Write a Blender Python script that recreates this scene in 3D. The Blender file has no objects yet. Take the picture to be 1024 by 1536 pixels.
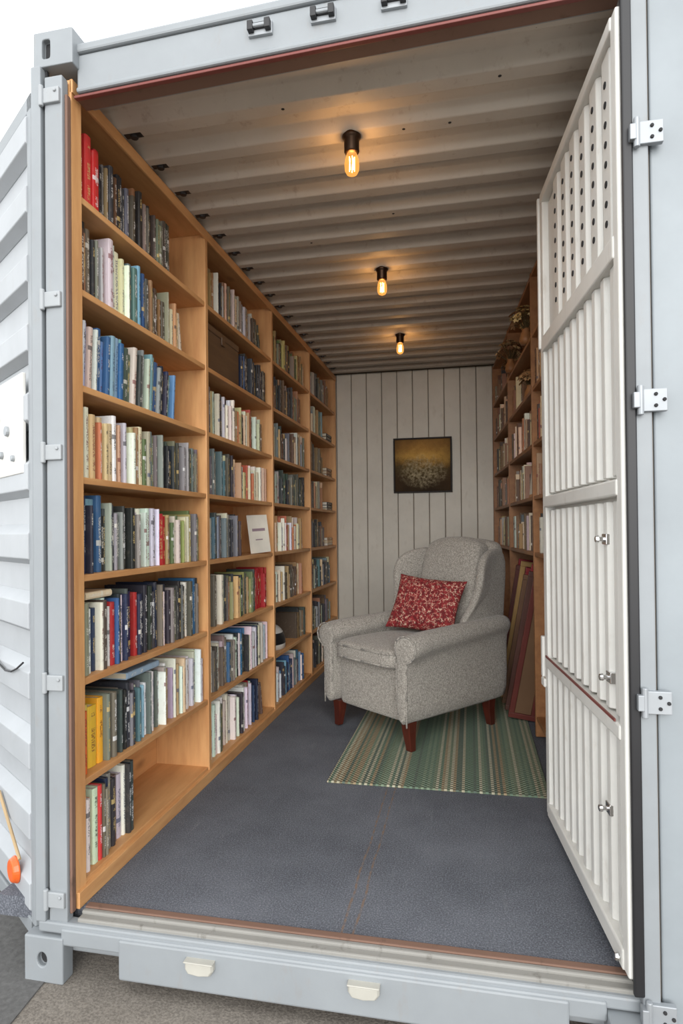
import bpy, bmesh, math, random
from mathutils import Matrix, Vector, noise
random.seed(11)
scn = bpy.context.scene
scn.view_settings.view_transform = 'Standard'
scn.view_settings.look = 'None'
scn.view_settings.exposure = 0.06

def lin(c):
    return tuple(((v/255)/12.92 if v/255 <= .04045 else ((v/255+.055)/1.055)**2.4) for v in c)

# ---------------------------------------------------------------- materials
def newmat(name):
    m = bpy.data.materials.new(name); m.use_nodes = True
    nt = m.node_tree; b = nt.nodes['Principled BSDF']
    return m, nt, b

def N(nt, t, **kw):
    n = nt.nodes.new(t)
    for k, v in kw.items():
        if k in n.inputs: n.inputs[k].default_value = v
        else: setattr(n, k, v)
    return n

def coords(nt, scale=(1,1,1), kind='Object', rot=(0,0,0)):
    tc = N(nt, 'ShaderNodeTexCoord'); mp = N(nt, 'ShaderNodeMapping')
    mp.inputs['Scale'].default_value = scale; mp.inputs['Rotation'].default_value = rot
    nt.links.new(tc.outputs[kind], mp.inputs['Vector'])
    return mp.outputs['Vector']

def ramp(nt, fac, stops, interp='LINEAR'):
    r = N(nt, 'ShaderNodeValToRGB'); cr = r.color_ramp; cr.interpolation = interp
    while len(cr.elements) < len(stops): cr.elements.new(.5)
    for e, (p, c) in zip(cr.elements, stops):
        e.position = p; e.color = (*c, 1) if len(c) == 3 else c
    nt.links.new(fac, r.inputs['Fac'])
    return r.outputs['Color']

def mixc(nt, fac, a, b, mode='MIX'):
    m = N(nt, 'ShaderNodeMix', data_type='RGBA', blend_type=mode)
    for sock, v in ((m.inputs['Factor'], fac), (m.inputs[6], a), (m.inputs[7], b)):
        if hasattr(v, 'links'): nt.links.new(v, sock)
        elif isinstance(v, tuple): sock.default_value = (*v, 1)
        else: sock.default_value = v
    return m.outputs[2]

def math_(nt, op, a, b=None, c=None):
    m = N(nt, 'ShaderNodeMath', operation=op)
    for i, v in enumerate((a, b, c)):
        if v is None: continue
        if hasattr(v, 'links'): nt.links.new(v, m.inputs[i])
        else: m.inputs[i].default_value = v
    return m.outputs[0]

def noise_(nt, vec, scale, detail=4, rough=.5):
    n = N(nt, 'ShaderNodeTexNoise'); n.inputs['Scale'].default_value = scale
    n.inputs['Detail'].default_value = detail; n.inputs['Roughness'].default_value = rough
    nt.links.new(vec, n.inputs['Vector']); return n.outputs['Fac']

def bump(nt, b, h, strength=.3, dist=.01):
    bn = N(nt, 'ShaderNodeBump'); bn.inputs['Strength'].default_value = strength
    bn.inputs['Distance'].default_value = dist
    nt.links.new(h, bn.inputs['Height']); nt.links.new(bn.outputs['Normal'], b.inputs['Normal'])

def simple(name, col, rough=.5, metal=0, var=.12, scale=6, bmp=0, bscale=80, spec=.5):
    m, nt, b = newmat(name)
    v = coords(nt)
    f = noise_(nt, v, scale)
    d = tuple(x*(1-var) for x in col); l = tuple(min(1, x*(1+var)) for x in col)
    nt.links.new(ramp(nt, f, [(.3, d), (.7, l)]), b.inputs['Base Color'])
    b.inputs['Roughness'].default_value = rough; b.inputs['Metallic'].default_value = metal
    b.inputs['Specular IOR Level'].default_value = spec
    if bmp: bump(nt, b, noise_(nt, v, bscale), bmp, .003)
    return m

def wood(name, dark, light, scale=(9, 1.2, 9), rough=.5):
    m, nt, b = newmat(name)
    v = coords(nt, scale)
    f = noise_(nt, v, 3.2, 8, .62)
    c1 = ramp(nt, f, [(.28, dark), (.5, tuple((a+c)/2 for a, c in zip(dark, light))), (.72, light)])
    f2 = noise_(nt, coords(nt, (1.3, .5, 1.3)), 1.4, 2)
    c = mixc(nt, .35, c1, ramp(nt, f2, [(.3, tuple(x*.7 for x in dark)), (.7, light)]))
    # knots
    vo = N(nt, 'ShaderNodeTexVoronoi'); vo.inputs['Scale'].default_value = 3.1; nt.links.new(coords(nt, tuple(1 if s > 5 else .45 for s in scale)), vo.inputs['Vector'])
    kn = ramp(nt, vo.outputs['Distance'], [(.0, (.6,.6,.6)), (.07, (0,0,0))])
    c = mixc(nt, kn, c, tuple(x*.35 for x in dark))
    nt.links.new(c, b.inputs['Base Color']); b.inputs['Roughness'].default_value = rough
    bump(nt, b, f, .12, .002)
    return m

def paint(name, col, grime=(.25,.2,.15), amount=.25, rough=.5):
    m, nt, b = newmat(name)
    v = coords(nt)
    f = noise_(nt, v, 2.5, 6, .65)
    base = ramp(nt, f, [(.3, tuple(x*.88 for x in col)), (.7, tuple(min(1, x*1.06) for x in col))])
    f2 = noise_(nt, coords(nt, (14, 14, 5)), 1.6, 8, .7)
    k = ramp(nt, f2, [(.58, (0,0,0)), (.74, (1,1,1))])
    k2 = math_(nt, 'MULTIPLY', k, amount)
    c = mixc(nt, k2, base, grime)
    # small chips / specks
    f3 = noise_(nt, v, 38, 5, .75)
    k3 = math_(nt, 'MULTIPLY', ramp(nt, f3, [(.70, (0,0,0)), (.74, (1,1,1))]), min(1, amount*1.6))
    c = mixc(nt, k3, c, tuple(x*.6 for x in grime))
    nt.links.new(c, b.inputs['Base Color'])
    b.inputs['Roughness'].default_value = rough
    bump(nt, b, noise_(nt, v, 35, 3), .08, .003)
    return m

M_wood = wood('pine_wood', lin((184,126,76)), lin((226,175,119)))
M_woodv = wood('pine_wood_upright', lin((186,128,78)), lin((228,177,121)), scale=(9, 9, 1.2))
M_wooddk = wood('brown_wood', lin((128,84,50)), lin((176,124,78)), scale=(9, 1.5, 9))
M_paint = paint('container_grey_paint', lin((140,145,149)))
M_paint2 = paint('container_light_paint', lin((154,158,161)), amount=.15)
M_paint3 = paint('blue_grey_panel_paint', lin((142,149,154)), amount=.1)
M_sill = paint('worn_sill_metal', lin((140,138,133)), grime=lin((80,74,66)), amount=.8, rough=.7)
M_rust = paint('rusty_edge', lin((120,92,78)), grime=lin((70,54,44)), amount=.7, rough=.8)
M_red = paint('red_brown_gasket', lin((122,62,56)), grime=lin((64,44,40)), amount=.6)
M_white = paint('white_door_paint', lin((218,217,212)), grime=lin((150,135,110)), amount=.3)
M_ceil = paint('ceiling_paint', lin((192,184,173)), grime=lin((130,105,85)), amount=.5, rough=.6)
M_back = paint('back_wall_paint', lin((208,203,192)), grime=lin((150,135,115)), amount=.25, rough=.55)
M_groove = simple('panel_groove', lin((124,114,102)), .8)
M_black = simple('black_rubber', (.012,.012,.014), .45)
M_dark = simple('dark_void', (.02,.02,.022), .8)
M_metal = simple('zinc_metal', (.33,.35,.37), .5, .4)
M_silver = simple('polished_nickel', (.7,.7,.7), .2, 1)
M_orange = simple('orange_reflector', lin((225,100,40)), .3)
M_mahog = wood('mahogany_leg', lin((52,22,16)), lin((92,38,26)), scale=(12, 12, 2), rough=.3)
M_cream = simple('cream_plastic', lin((176,174,165)), .5)
M_creamin = simple('cream_card', lin((228,224,212)), .6)

# concrete ground
m, nt, b = newmat('concrete_ground'); v = coords(nt)
f = noise_(nt, v, 3, 8, .7); f2 = noise_(nt, v, 160, 2)
c = mixc(nt, .35, ramp(nt, f, [(.3, lin((96,89,82))), (.7, lin((136,129,120)))]), ramp(nt, f2, [(.35, lin((74,68,62))), (.65, lin((150,142,132)))]))
nt.links.new(c, b.inputs['Base Color']); b.inputs['Roughness'].default_value = .9; bump(nt, b, f2, .5, .004); M_conc = m
M_asph = simple('asphalt', lin((90,89,88)), .95, var=.2, scale=60, bmp=.5)

# carpet floor
m, nt, b = newmat('charcoal_carpet'); v = coords(nt)
weave = noise_(nt, coords(nt, (210, 210, 210)), 1, 3, .7)
blot = noise_(nt, v, 2.2, 6, .65)
c = mixc(nt, .58, ramp(nt, weave, [(.32, lin((44,46,52))), (.5, lin((94,97,104))), (.70, lin((168,171,180)))]), ramp(nt, blot, [(.3, lin((78,81,88))), (.7, lin((118,121,129)))]))
sx = N(nt, 'ShaderNodeSeparateXYZ'); nt.links.new(v, sx.inputs[0])
wob = math_(nt, 'MULTIPLY', math_(nt, 'SUBTRACT', noise_(nt, v, 5), .5), .02)
xx = math_(nt, 'ADD', sx.outputs[0], wob)
dd = math_(nt, 'MINIMUM', math_(nt, 'ABSOLUTE', math_(nt, 'ADD', xx, .318)), math_(nt, 'ABSOLUTE', math_(nt, 'ADD', xx, .352)))
line = math_(nt, 'LESS_THAN', dd, .0035)
msk = math_(nt, 'MULTIPLY', line, ramp(nt, noise_(nt, v, 40), [(.42, (.2,.2,.2)), (.6, (.8,.8,.8))]))
c = mixc(nt, msk, c, lin((128,104,86)))
spk = ramp(nt, noise_(nt, v, 55, 5, .8), [(.67, (0,0,0)), (.73, (.6,.6,.6))])
c = mixc(nt, spk, c, lin((165,163,160)))
sc = ramp(nt, noise_(nt, coords(nt, (22, 2.2, 1), rot=(0,0,.5)), 1.5, 6, .8), [(.58, (0,0,0)), (.74, (.3,.3,.3))])
c = mixc(nt, sc, c, lin((146,146,149)))
nt.links.new(c, b.inputs['Base Color']); b.inputs['Roughness'].default_value = .95; b.inputs['Specular IOR Level'].default_value = .15
bump(nt, b, weave, .6, .004); M_carpet = m

# rug
m, nt, b = newmat('striped_rug'); v = coords(nt)
sx = N(nt, 'ShaderNodeSeparateXYZ'); nt.links.new(v, sx.inputs[0])
st = math_(nt, 'FLOOR', math_(nt, 'MULTIPLY', sx.outputs[0], 84))
wn = N(nt, 'ShaderNodeTexWhiteNoise', noise_dimensions='1D'); nt.links.new(st, wn.inputs['W'])
stripes = ramp(nt, wn.outputs['Value'], [(0, lin((108,130,112))), (.2, lin((176,170,146))), (.34, lin((122,136,114))), (.5, lin((98,112,102))), (.62, lin((160,142,114))), (.74, lin((128,146,124))), (.86, lin((180,176,154)))], 'CONSTANT')
dash = math_(nt, 'SINE', math_(nt, 'MULTIPLY', sx.outputs[1], 300))
par = math_(nt, 'SUBTRACT', math_(nt, 'MULTIPLY', math_(nt, 'MODULO', math_(nt, 'ABSOLUTE', st), 2), 2), 1)
alt = math_(nt, 'MULTIPLY', dash, par)
dk = math_(nt, 'MULTIPLY', math_(nt, 'GREATER_THAN', alt, .1), .55)
c = mixc(nt, dk, stripes, lin((74,80,62)))
nt.links.new(c, b.inputs['Base Color']); b.inputs['Roughness'].default_value = .95; bump(nt, b, alt, .6, .004); M_rug = m

# tweed
m, nt, b = newmat('grey_tweed'); v = coords(nt)
f = noise_(nt, v, 260, 3, .7); f2 = noise_(nt, v, 120, 3, .6)
c = mixc(nt, .5, ramp(nt, f, [(.36, lin((92,88,83))), (.5, lin((146,141,134))), (.64, lin((198,193,184)))]), ramp(nt, f2, [(.35, lin((114,109,102))), (.65, lin((180,175,166)))]))
nt.links.new(c, b.inputs['Base Color']); b.inputs['Roughness'].default_value = .95; b.inputs['Specular IOR Level'].default_value = .1
b.inputs['Sheen Weight'].default_value = .2
bump(nt, b, f, .6, .003); M_tweed = m

# pillow
m, nt, b = newmat('red_paisley'); v = coords(nt)
vo = N(nt, 'ShaderNodeTexVoronoi', feature='DISTANCE_TO_EDGE'); vo.inputs['Scale'].default_value = 60
d = N(nt, 'ShaderNodeTexNoise'); d.inputs['Scale'].default_value = 40; nt.links.new(v, d.inputs['Vector'])
vm = N(nt, 'ShaderNodeVectorMath', operation='MULTIPLY_ADD'); vm.inputs[1].default_value = (.04,.04,.04)
nt.links.new(d.outputs['Color'], vm.inputs[0]); nt.links.new(v, vm.inputs[2]); nt.links.new(vm.outputs[0], vo.inputs['Vector'])
k = ramp(nt, vo.outputs['Distance'], [(.03, (1,1,1)), (.08, (0,0,0))])
k2 = math_(nt, 'MULTIPLY', k, ramp(nt, noise_(nt, v, 55, 3), [(.46, (0,0,0)), (.56, (.85,.85,.85))]))
c = mixc(nt, k2, ramp(nt, noise_(nt, v, 60), [(.4, lin((92,14,20))), (.6, lin((134,32,36)))]), lin((210,182,160)))
nt.links.new(c, b.inputs['Base Color']); b.inputs['Roughness'].default_value = .85; M_pillow = m

# painting canvas
m, nt, b = newmat('landscape_painting'); tc = N(nt, 'ShaderNodeTexCoord'); v = tc.outputs['Object']
sx = N(nt, 'ShaderNodeSeparateXYZ'); nt.links.new(v, sx.inputs[0])
h = math_(nt, 'ADD', math_(nt, 'MULTIPLY_ADD', sx.outputs[2], 1.8, .26), math_(nt, 'MULTIPLY', noise_(nt, v, 8, 8, .75), .5))
c = ramp(nt, h, [(.05, lin((42,32,24))), (.30, lin((70,56,38))), (.46, lin((92,78,48))), (.54, lin((136,106,58))), (.64, lin((208,164,86))), (.78, lin((168,126,68))), (1, lin((116,86,54)))])
vig = math_(nt, 'MULTIPLY', math_(nt, 'POWER', math_(nt, 'MULTIPLY', math_(nt, 'ABSOLUTE', sx.outputs[0]), 4.2), 2.0), .6)
c = mixc(nt, vig, c, lin((68,50,34)))
fl = ramp(nt, noise_(nt, v, 42, 6, .85), [(.44, (0,0,0)), (.62, (1,1,1))])
r2 = math_(nt, 'ADD', math_(nt, 'POWER', math_(nt, 'MULTIPLY', math_(nt, 'ABSOLUTE', sx.outputs[0]), 5.0), 2.0), math_(nt, 'POWER', math_(nt, 'ABSOLUTE', math_(nt, 'MULTIPLY', math_(nt, 'ADD', sx.outputs[2], .05), 7.)), 2.0))
reg = ramp(nt, math_(nt, 'ADD', math_(nt, 'MULTIPLY', r2, .5), math_(nt, 'MULTIPLY', noise_(nt, v, 14, 5, .8), .9)), [(.50, (1,1,1)), (1., (0,0,0))])
c = mixc(nt, math_(nt, 'MULTIPLY', math_(nt, 'MULTIPLY', fl, reg), .8), c, lin((200,186,152)))
nt.links.new(c, b.inputs['Base Color']); b.inputs['Roughness'].default_value = .8; b.inputs['Specular IOR Level'].default_value = .15; M_canvas = m

# books
m, nt, b = newmat('book_covers')
ac = N(nt, 'ShaderNodeAttribute', attribute_name='Col'); ai = N(nt, 'ShaderNodeAttribute', attribute_name='Ink')
uv = N(nt, 'ShaderNodeUVMap', uv_map='UVMap'); sp = N(nt, 'ShaderNodeSeparateXYZ'); nt.links.new(uv.outputs[0], sp.inputs[0])
U, V = sp.outputs[0], sp.outputs[1]; seed = ai.outputs['Alpha']
cb = N(nt, 'ShaderNodeCombineXYZ'); nt.links.new(math_(nt, 'MULTIPLY', U, 4.2), cb.inputs[0]); nt.links.new(math_(nt, 'MULTIPLY', V, 62), cb.inputs[1]); nt.links.new(math_(nt, 'MULTIPLY', seed, 97), cb.inputs[2])
t1 = math_(nt, 'GREATER_THAN', noise_(nt, cb.outputs[0], 1.0, 2, .6), .50)
cb2 = N(nt, 'ShaderNodeCombineXYZ'); nt.links.new(math_(nt, 'MULTIPLY', V, 4.0), cb2.inputs[0]); nt.links.new(math_(nt, 'MULTIPLY', seed, 53), cb2.inputs[1])
t2 = math_(nt, 'GREATER_THAN', noise_(nt, cb2.outputs[0], 1.0, 1), .47)
um = math_(nt, 'LESS_THAN', math_(nt, 'ABSOLUTE', math_(nt, 'SUBTRACT', U, .5)), .22)
vmk = math_(nt, 'LESS_THAN', math_(nt, 'ABSOLUTE', math_(nt, 'SUBTRACT', V, .5)), .38)
tx = math_(nt, 'MULTIPLY', math_(nt, 'MULTIPLY', t1, t2), math_(nt, 'MULTIPLY', um, vmk))
bp = math_(nt, 'ADD', math_(nt, 'MULTIPLY', seed, .7), .12)
band = math_(nt, 'MULTIPLY', math_(nt, 'LESS_THAN', math_(nt, 'ABSOLUTE', math_(nt, 'SUBTRACT', V, bp)), .035), math_(nt, 'GREATER_THAN', math_(nt, 'FRACT', math_(nt, 'MULTIPLY', seed, 7.3)), .62))
fac = math_(nt, 'MULTIPLY', math_(nt, 'MAXIMUM', tx, band), .75)
wearn = noise_(nt, coords(nt), 45, 6, .75)
base = mixc(nt, ramp(nt, wearn, [(.54, (0,0,0)), (.84, (.45,.45,.45))]), ac.outputs['Color'], lin((150,138,120)))
nt.links.new(mixc(nt, fac, base, ai.outputs['Color']), b.inputs['Base Color'])
b.inputs['Roughness'].default_value = .5; M_books = m

# glass bulb
m, nt, b = newmat('amber_bulb_glass'); out = nt.nodes['Material Output']
tr = N(nt, 'ShaderNodeBsdfTransparent'); tr.inputs[0].default_value = (1, .82, .55, 1)
em = N(nt, 'ShaderNodeEmission'); em.inputs[0].default_value = (1, .44, .10, 1); em.inputs[1].default_value = 1.4
mx = N(nt, 'ShaderNodeMixShader'); mx.inputs[0].default_value = .5
nt.links.new(tr.outputs[0], mx.inputs[1]); nt.links.new(em.outputs[0], mx.inputs[2]); nt.links.new(mx.outputs[0], out.inputs[0]); M_bulb = m
m, nt, b = newmat('glowing_filament'); b.inputs['Emission Color'].default_value = (1, .62, .25, 1); b.inputs['Emission Strength'].default_value = 25; M_fil = m

# ---------------------------------------------------------------- mesh helpers
def hexa(bm, pts, mat=0):
    vs = [bm.verts.new(p) for p in pts]
    fs = []
    for q in ((0,3,2,1),(4,5,6,7),(0,1,5,4),(1,2,6,5),(2,3,7,6),(3,0,4,7)):
        f = bm.faces.new([vs[i] for i in q]); f.material_index = mat; fs.append(f)
    return fs

def box(bm, x0, x1, y0, y1, z0, z1, mat=0, M=None):
    p = [(x0,y0,z0),(x1,y0,z0),(x1,y1,z0),(x0,y1,z0),(x0,y0,z1),(x1,y0,z1),(x1,y1,z1),(x0,y1,z1)]
    if M is not None: p = [M @ Vector(q) for q in p]
    return hexa(bm, p, mat)

def prism(bm, poly, z0, z1, mat=0, M=None):
    a = [Vector((x, y, z0)) for x, y in poly]; c = [Vector((x, y, z1)) for x, y in poly]
    if M is not None: a = [M @ q for q in a]; c = [M @ q for q in c]
    va = [bm.verts.new(q) for q in a]; vc = [bm.verts.new(q) for q in c]
    n = len(poly); fs = [bm.faces.new(va[::-1]), bm.faces.new(vc)]
    for i in range(n):
        fs.append(bm.faces.new([va[i], va[(i+1)%n], vc[(i+1)%n], vc[i]]))
    for f in fs: f.material_index = mat
    return fs

def loft(bm, rings, mat=0, cap=True, smooth=True):
    vr = [[bm.verts.new(p) for p in r] for r in rings]; n = len(rings[0])
    for a, c in zip(vr[:-1], vr[1:]):
        for i in range(n):
            f = bm.faces.new([a[i], a[(i+1)%n], c[(i+1)%n], c[i]]); f.material_index = mat; f.smooth = smooth
    if cap:
        for r in (vr[0][::-1], vr[-1]):
            f = bm.faces.new(r); f.material_index = mat; f.smooth = smooth

def cyl(bm, p0, p1, r0, r1=None, n=16, mat=0):
    r1 = r0 if r1 is None else r1
    p0, p1 = Vector(p0), Vector(p1); d = (p1-p0).normalized()
    u = d.orthogonal().normalized(); w = d.cross(u)
    rings = [[p + (u*math.cos(2*math.pi*i/n) + w*math.sin(2*math.pi*i/n))*r for i in range(n)] for p, r in ((p0, r0), (p1, r1))]
    loft(bm, rings, mat, True, False)

def lathe(bm, prof, c, n=24, mat=0):
    rings = [[Vector((c[0]+r*math.cos(2*math.pi*i/n), c[1]+r*math.sin(2*math.pi*i/n), c[2]+z)) for i in range(n)] for r, z in prof]
    loft(bm, rings, mat)

def finish(name, bm, mats, parent=None, bevel=0, subsurf=0, seg=2, smooth=False, origin=None, shear=0):
    bmesh.ops.recalc_face_normals(bm, faces=bm.faces)
    if shear:
        for v in bm.verts: v.co.z += (v.co.x+1.10)*shear
    if smooth:
        for f in bm.faces: f.smooth = True
    me = bpy.data.meshes.new(name)
    bm.to_mesh(me); bm.free()
    o = bpy.data.objects.new(name, me); scn.collection.objects.link(o)
    for mt in (mats if isinstance(mats, list) else [mats]): me.materials.append(mt)
    if parent: o.parent = parent
    if bevel:
        md = o.modifiers.new('b', 'BEVEL'); md.width = bevel; md.segments = seg; md.limit_method = 'ANGLE'; md.angle_limit = math.radians(40)
    if subsurf:
        md = o.modifiers.new('s', 'SUBSURF'); md.levels = subsurf; md.render_levels = subsurf
    return o

def empty(name, loc=(0,0,0), rotz=0):
    e = bpy.data.objects.new(name, None); scn.collection.objects.link(e)
    e.location = loc; e.rotation_euler = (0, 0, rotz); e.empty_display_size = .1
    return e
B = bmesh.new
YB = 5.24     # back wall
ZC = 2.41     # lowest ceiling rib
ZT = 2.398    # shelf top
ZG = -.185    # outside ground

# ---------------------------------------------------------------- shell
bm = B(); box(bm, -1.40, .75, 1.625, YB+.03, -.06, 0); finish('floor', bm, M_carpet)
bm = B(); box(bm, -1.415, -1.385, 1.80, YB+.03, -.06, 2.46); finish('wall_left', bm, M_paint)
bm = B(); box(bm, .72, .75, 1.62, YB+.03, -.06, 2.46); finish('wall_right', bm, M_paint)
bm = B()
box(bm, -1.39, .72, YB+.012, YB+.04, 0, 2.46, 1)
x = -1.38
while x < .70:
    x1 = min(x+.127, .715)
    box(bm, x+.002, x1, YB, YB+.016, 0, 2.42, 0); x += .131
finish('wall_back', bm, [M_back, M_groove], bevel=.004)
bm = B(); prof = []; y = 1.66
while y < YB+.02:
    prof += [(y, ZC), (y+.050, ZC), (y+.085, ZC+.032), (y+.145, ZC+.032)]; y += .18
va = [bm.verts.new((-1.225 if a < 1.86 else -1.40, a, z)) for a, z in prof]; vb = [bm.verts.new((.74, a, z)) for a, z in prof]
for i in range(len(prof)-1): bm.faces.new([va[i], va[i+1], vb[i+1], vb[i]])
o = finish('ceiling', bm, M_ceil)
md = o.modifiers.new('s', 'SOLIDIFY'); md.thickness = .008; md.offset = -1
md = o.modifiers.new('b', 'BEVEL'); md.width = .010; md.segments = 3
bm = B(); prism(bm, [(-1.225, 1.67), (.75, 1.67), (.75, YB+.04), (-1.415, YB+.04), (-1.415, 1.86)], 2.46, 2.475); finish('roof_panel', bm, M_paint)
bm = B(); y = 1.885
while y < 5.1:
    cyl(bm, (-1.082, y, ZC+.014), (-1.082, y, ZC-.016), .018, .013, 10)
    box(bm, -1.115, -1.052, y-.016, y+.012, ZC-.008, ZC+.012); y += .18
finish('ceiling_clip', bm, M_black, bevel=.003)
bm = B()
for (bx, by) in ((-.56,1.92),(-.05,2.10),(-.2,1.98),(-.7,2.78),(.1,1.85),(-.3,2.65)):
    lathe(bm, [(.009, .004), (.009, -.004), (.005, -.008)], (bx, 1.685+.18*round((by-1.685)/.18), ZC), 10)
finish('ceiling_bolt', bm, M_dark)

# ---------------------------------------------------------------- container frame
fr = empty('shipping_container_frame')
SH = .028
bm = B()
box(bm, -1.222, -1.190, 1.560, 1.592, -.02, 2.42)
box(bm, -1.190, -1.183, 1.580, 1.594, -.02, 2.42, 1)
box(bm, -1.183, -1.126, 1.568, 1.597, -.02, 2.39)
box(bm, -1.126, -1.117, 1.578, 1.597, .0, 2.34, 2)
finish('corner_post_left', bm, [M_paint, M_dark, M_rust], fr, bevel=.007, seg=3)
bm = B()
box(bm, .374, .412, 1.54, 1.66, -.02, 2.42)
box(bm, .412, .420, 1.565, 1.66, -.16, 2.50, 2)
box(bm, .420, .86, 1.56, 1.60, ZG, 2.9, 1)
finish('corner_post_right', bm, [M_paint, M_paint3, M_groove], fr, bevel=.006)
bm = B()
box(bm, -1.10, .425, 1.60, 1.68, 2.352, 2.464)
box(bm, -1.10, .425, 1.590, 1.69, 2.464, 2.490)
box(bm, -1.10, .425, 1.594, 1.66, 2.352, 2.368)
finish('header_beam', bm, M_paint, fr, bevel=.006, shear=SH)
bm = B(); box(bm, -1.112, .40, 1.602, 1.618, 2.342, 2.350); finish('header_gasket', bm, M_red, fr, bevel=.002, shear=SH)
bm = B(); box(bm, -1.112, .40, 1.610, 1.665, 2.346, 2.356); finish('header_underside', bm, M_rust, fr, shear=SH)

def casting(name, x0, x1, y0, y1, z0, z1, slot):
    bm = B(); t = .018
    cx, cz = (x0+x1)/2 + slot[0], (z0+z1)/2 + slot[1]; hw, hz = slot[2], slot[3]
    n = 16; e = slot[4]
    def sg(v, p): return math.copysign(abs(v)**p, v)
    inner = [(cx+hw*sg(math.cos(2*math.pi*i/n+.001), e), cz+hz*sg(math.sin(2*math.pi*i/n+.001), e)) for i in range(n)]
    outer = []
    for i in range(n):
        a = 2*math.pi*i/n+.001; c, s = math.cos(a), math.sin(a); k = 1/max(abs(c), abs(s))
        px, pz = c*k, s*k
        outer.append((x1 if px > .99 else x0 if px < -.99 else (x0+x1)/2+px*(x1-x0)/2, z1 if pz > .99 else z0 if pz < -.99 else (z0+z1)/2+pz*(z1-z0)/2))
    of = [bm.verts.new((a, y0, b)) for a, b in outer]; inf = [bm.verts.new((a, y0, b)) for a, b in inner]
    ib = [bm.verts.new((a, y0+t, b)) for a, b in inner]; ob = [bm.verts.new((a, y1, b)) for a, b in outer]
    for i in range(n):
        j = (i+1) % n
        bm.faces.new([of[i], of[j], inf[j], inf[i]]); bm.faces.new([inf[i], inf[j], ib[j], ib[i]])
        bm.faces.new([of[j], of[i], ob[i], ob[j]])
    f = bm.faces.new(ib); f.material_index = 1
    bm.faces.new(ob[::-1])
    return finish(name, bm, [M_paint, M_dark], fr, bevel=.004)
casting('corner_casting_top', -1.218, -1.092, 1.568, 1.66, 2.420, 2.522, (-.022, .0, .013, .028, .35))
casting('corner_casting_bottom', -1.252, -1.130, 1.552, 1.60, ZG, -.056, (-.005, .0, .015, .020, 1))
casting('corner_casting_bottom_right', .30, .43, 1.50, 1.60, ZG, -.055, (.0, .0, .017, .026, 1))
bm = B()
box(bm, -1.215, .43, 1.562, 1.60, -.050, -.018)
box(bm, -1.14, .30, 1.556, 1.59, -.078, -.030)
box(bm, -.958, .215, 1.550, 1.59, -.146, -.036)
box(bm, -1.14, .40, 1.60, 1.66, -.12, -.055)
finish('sill_beam', bm, M_paint, fr, bevel=.006)
bm = B()
box(bm, -1.10, .385, 1.575, 1.612, -.022, -.008)
box(bm, -1.10, .385, 1.596, 1.612, -.010, .002)
finish('sill_lip', bm, M_sill, fr, bevel=.004)
bm = B(); box(bm, -1.10, .385, 1.612, 1.636, -.01, .005); finish('floor_edge_strip', bm, M_rust, fr, bevel=.003)
for i, tx_ in enumerate((-.715, -.275)):
    bm = B()
    poly = [(-.040,.012),(-.040,-.006),(-.032,-.018),(0,-.022),(.032,-.018),(.040,-.006),(.040,.012)]
    rings = [[Vector((tx_+px*s, yy, -.070+pz*s)) for px, pz in poly] for yy, s in ((1.552, 1), (1.538, 1), (1.531, .88))]
    loft(bm, rings, 0, True, False)
    box(bm, tx_-.041, tx_+.041, 1.528, 1.552, -.058, -.054)
    finish('pull_tab_%d' % (i+1), bm, M_cream, fr, bevel=.002)
for i, (bx, bz) in enumerate(((-.54, 2.440), (-.365, 2.446), (-.177, 2.448))):
    bm = B()
    box(bm, bx-.034, bx+.034, 1.590, 1.602, bz-.020, bz+.016, 1)
    box(bm, bx-.032, bx-.016, 1.574, 1.60, bz-.014, bz+.012, 0)
    box(bm, bx+.016, bx+.032, 1.574, 1.60, bz-.014, bz+.012, 0)
    box(bm, bx-.016, bx+.016, 1.585, 1.60, bz-.006, bz+.012, 0)
    cyl(bm, (bx-.03, 1.582, bz), (bx+.03, 1.582, bz), .005, n=10, mat=1)
    finish('lashing_bracket_%d' % (i+1), bm, [M_black, M_metal], fr, bevel=.002)
bm = B()
for z in (2.33, 1.746, 1.31, .656, .045):
    box(bm, -1.186, -1.130, 1.558, 1.575, z-.022, z+.022)
    cyl(bm, (-1.186, 1.558, z-.030), (-1.186, 1.558, z+.030), .007, n=12)
    cyl(bm, (-1.142, 1.560, z+.010), (-1.142, 1.553, z+.010), .005, n=10)
finish('hinges_left', bm, M_paint2, fr, bevel=.003)
bm = B()
for z in (1.985, 1.37, .68, -.03):
    box(bm, .388, .442, 1.530, 1.545, z-.026, z+.026)
    cyl(bm, (.384, 1.528, z-.034), (.384, 1.528, z+.034), .007, n=12)
    for dx, dz in ((.026,.013),(.026,-.013),(.044,0)):
        cyl(bm, (.391+dx, 1.532, z+dz), (.391+dx, 1.526, z+dz), .0045, n=8, mat=1)
    box(bm, .368, .382, 1.520, 1.545, z-.018, z+.018)
finish('hinges_right', bm, [M_metal, M_dark], fr, bevel=.003)

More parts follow.
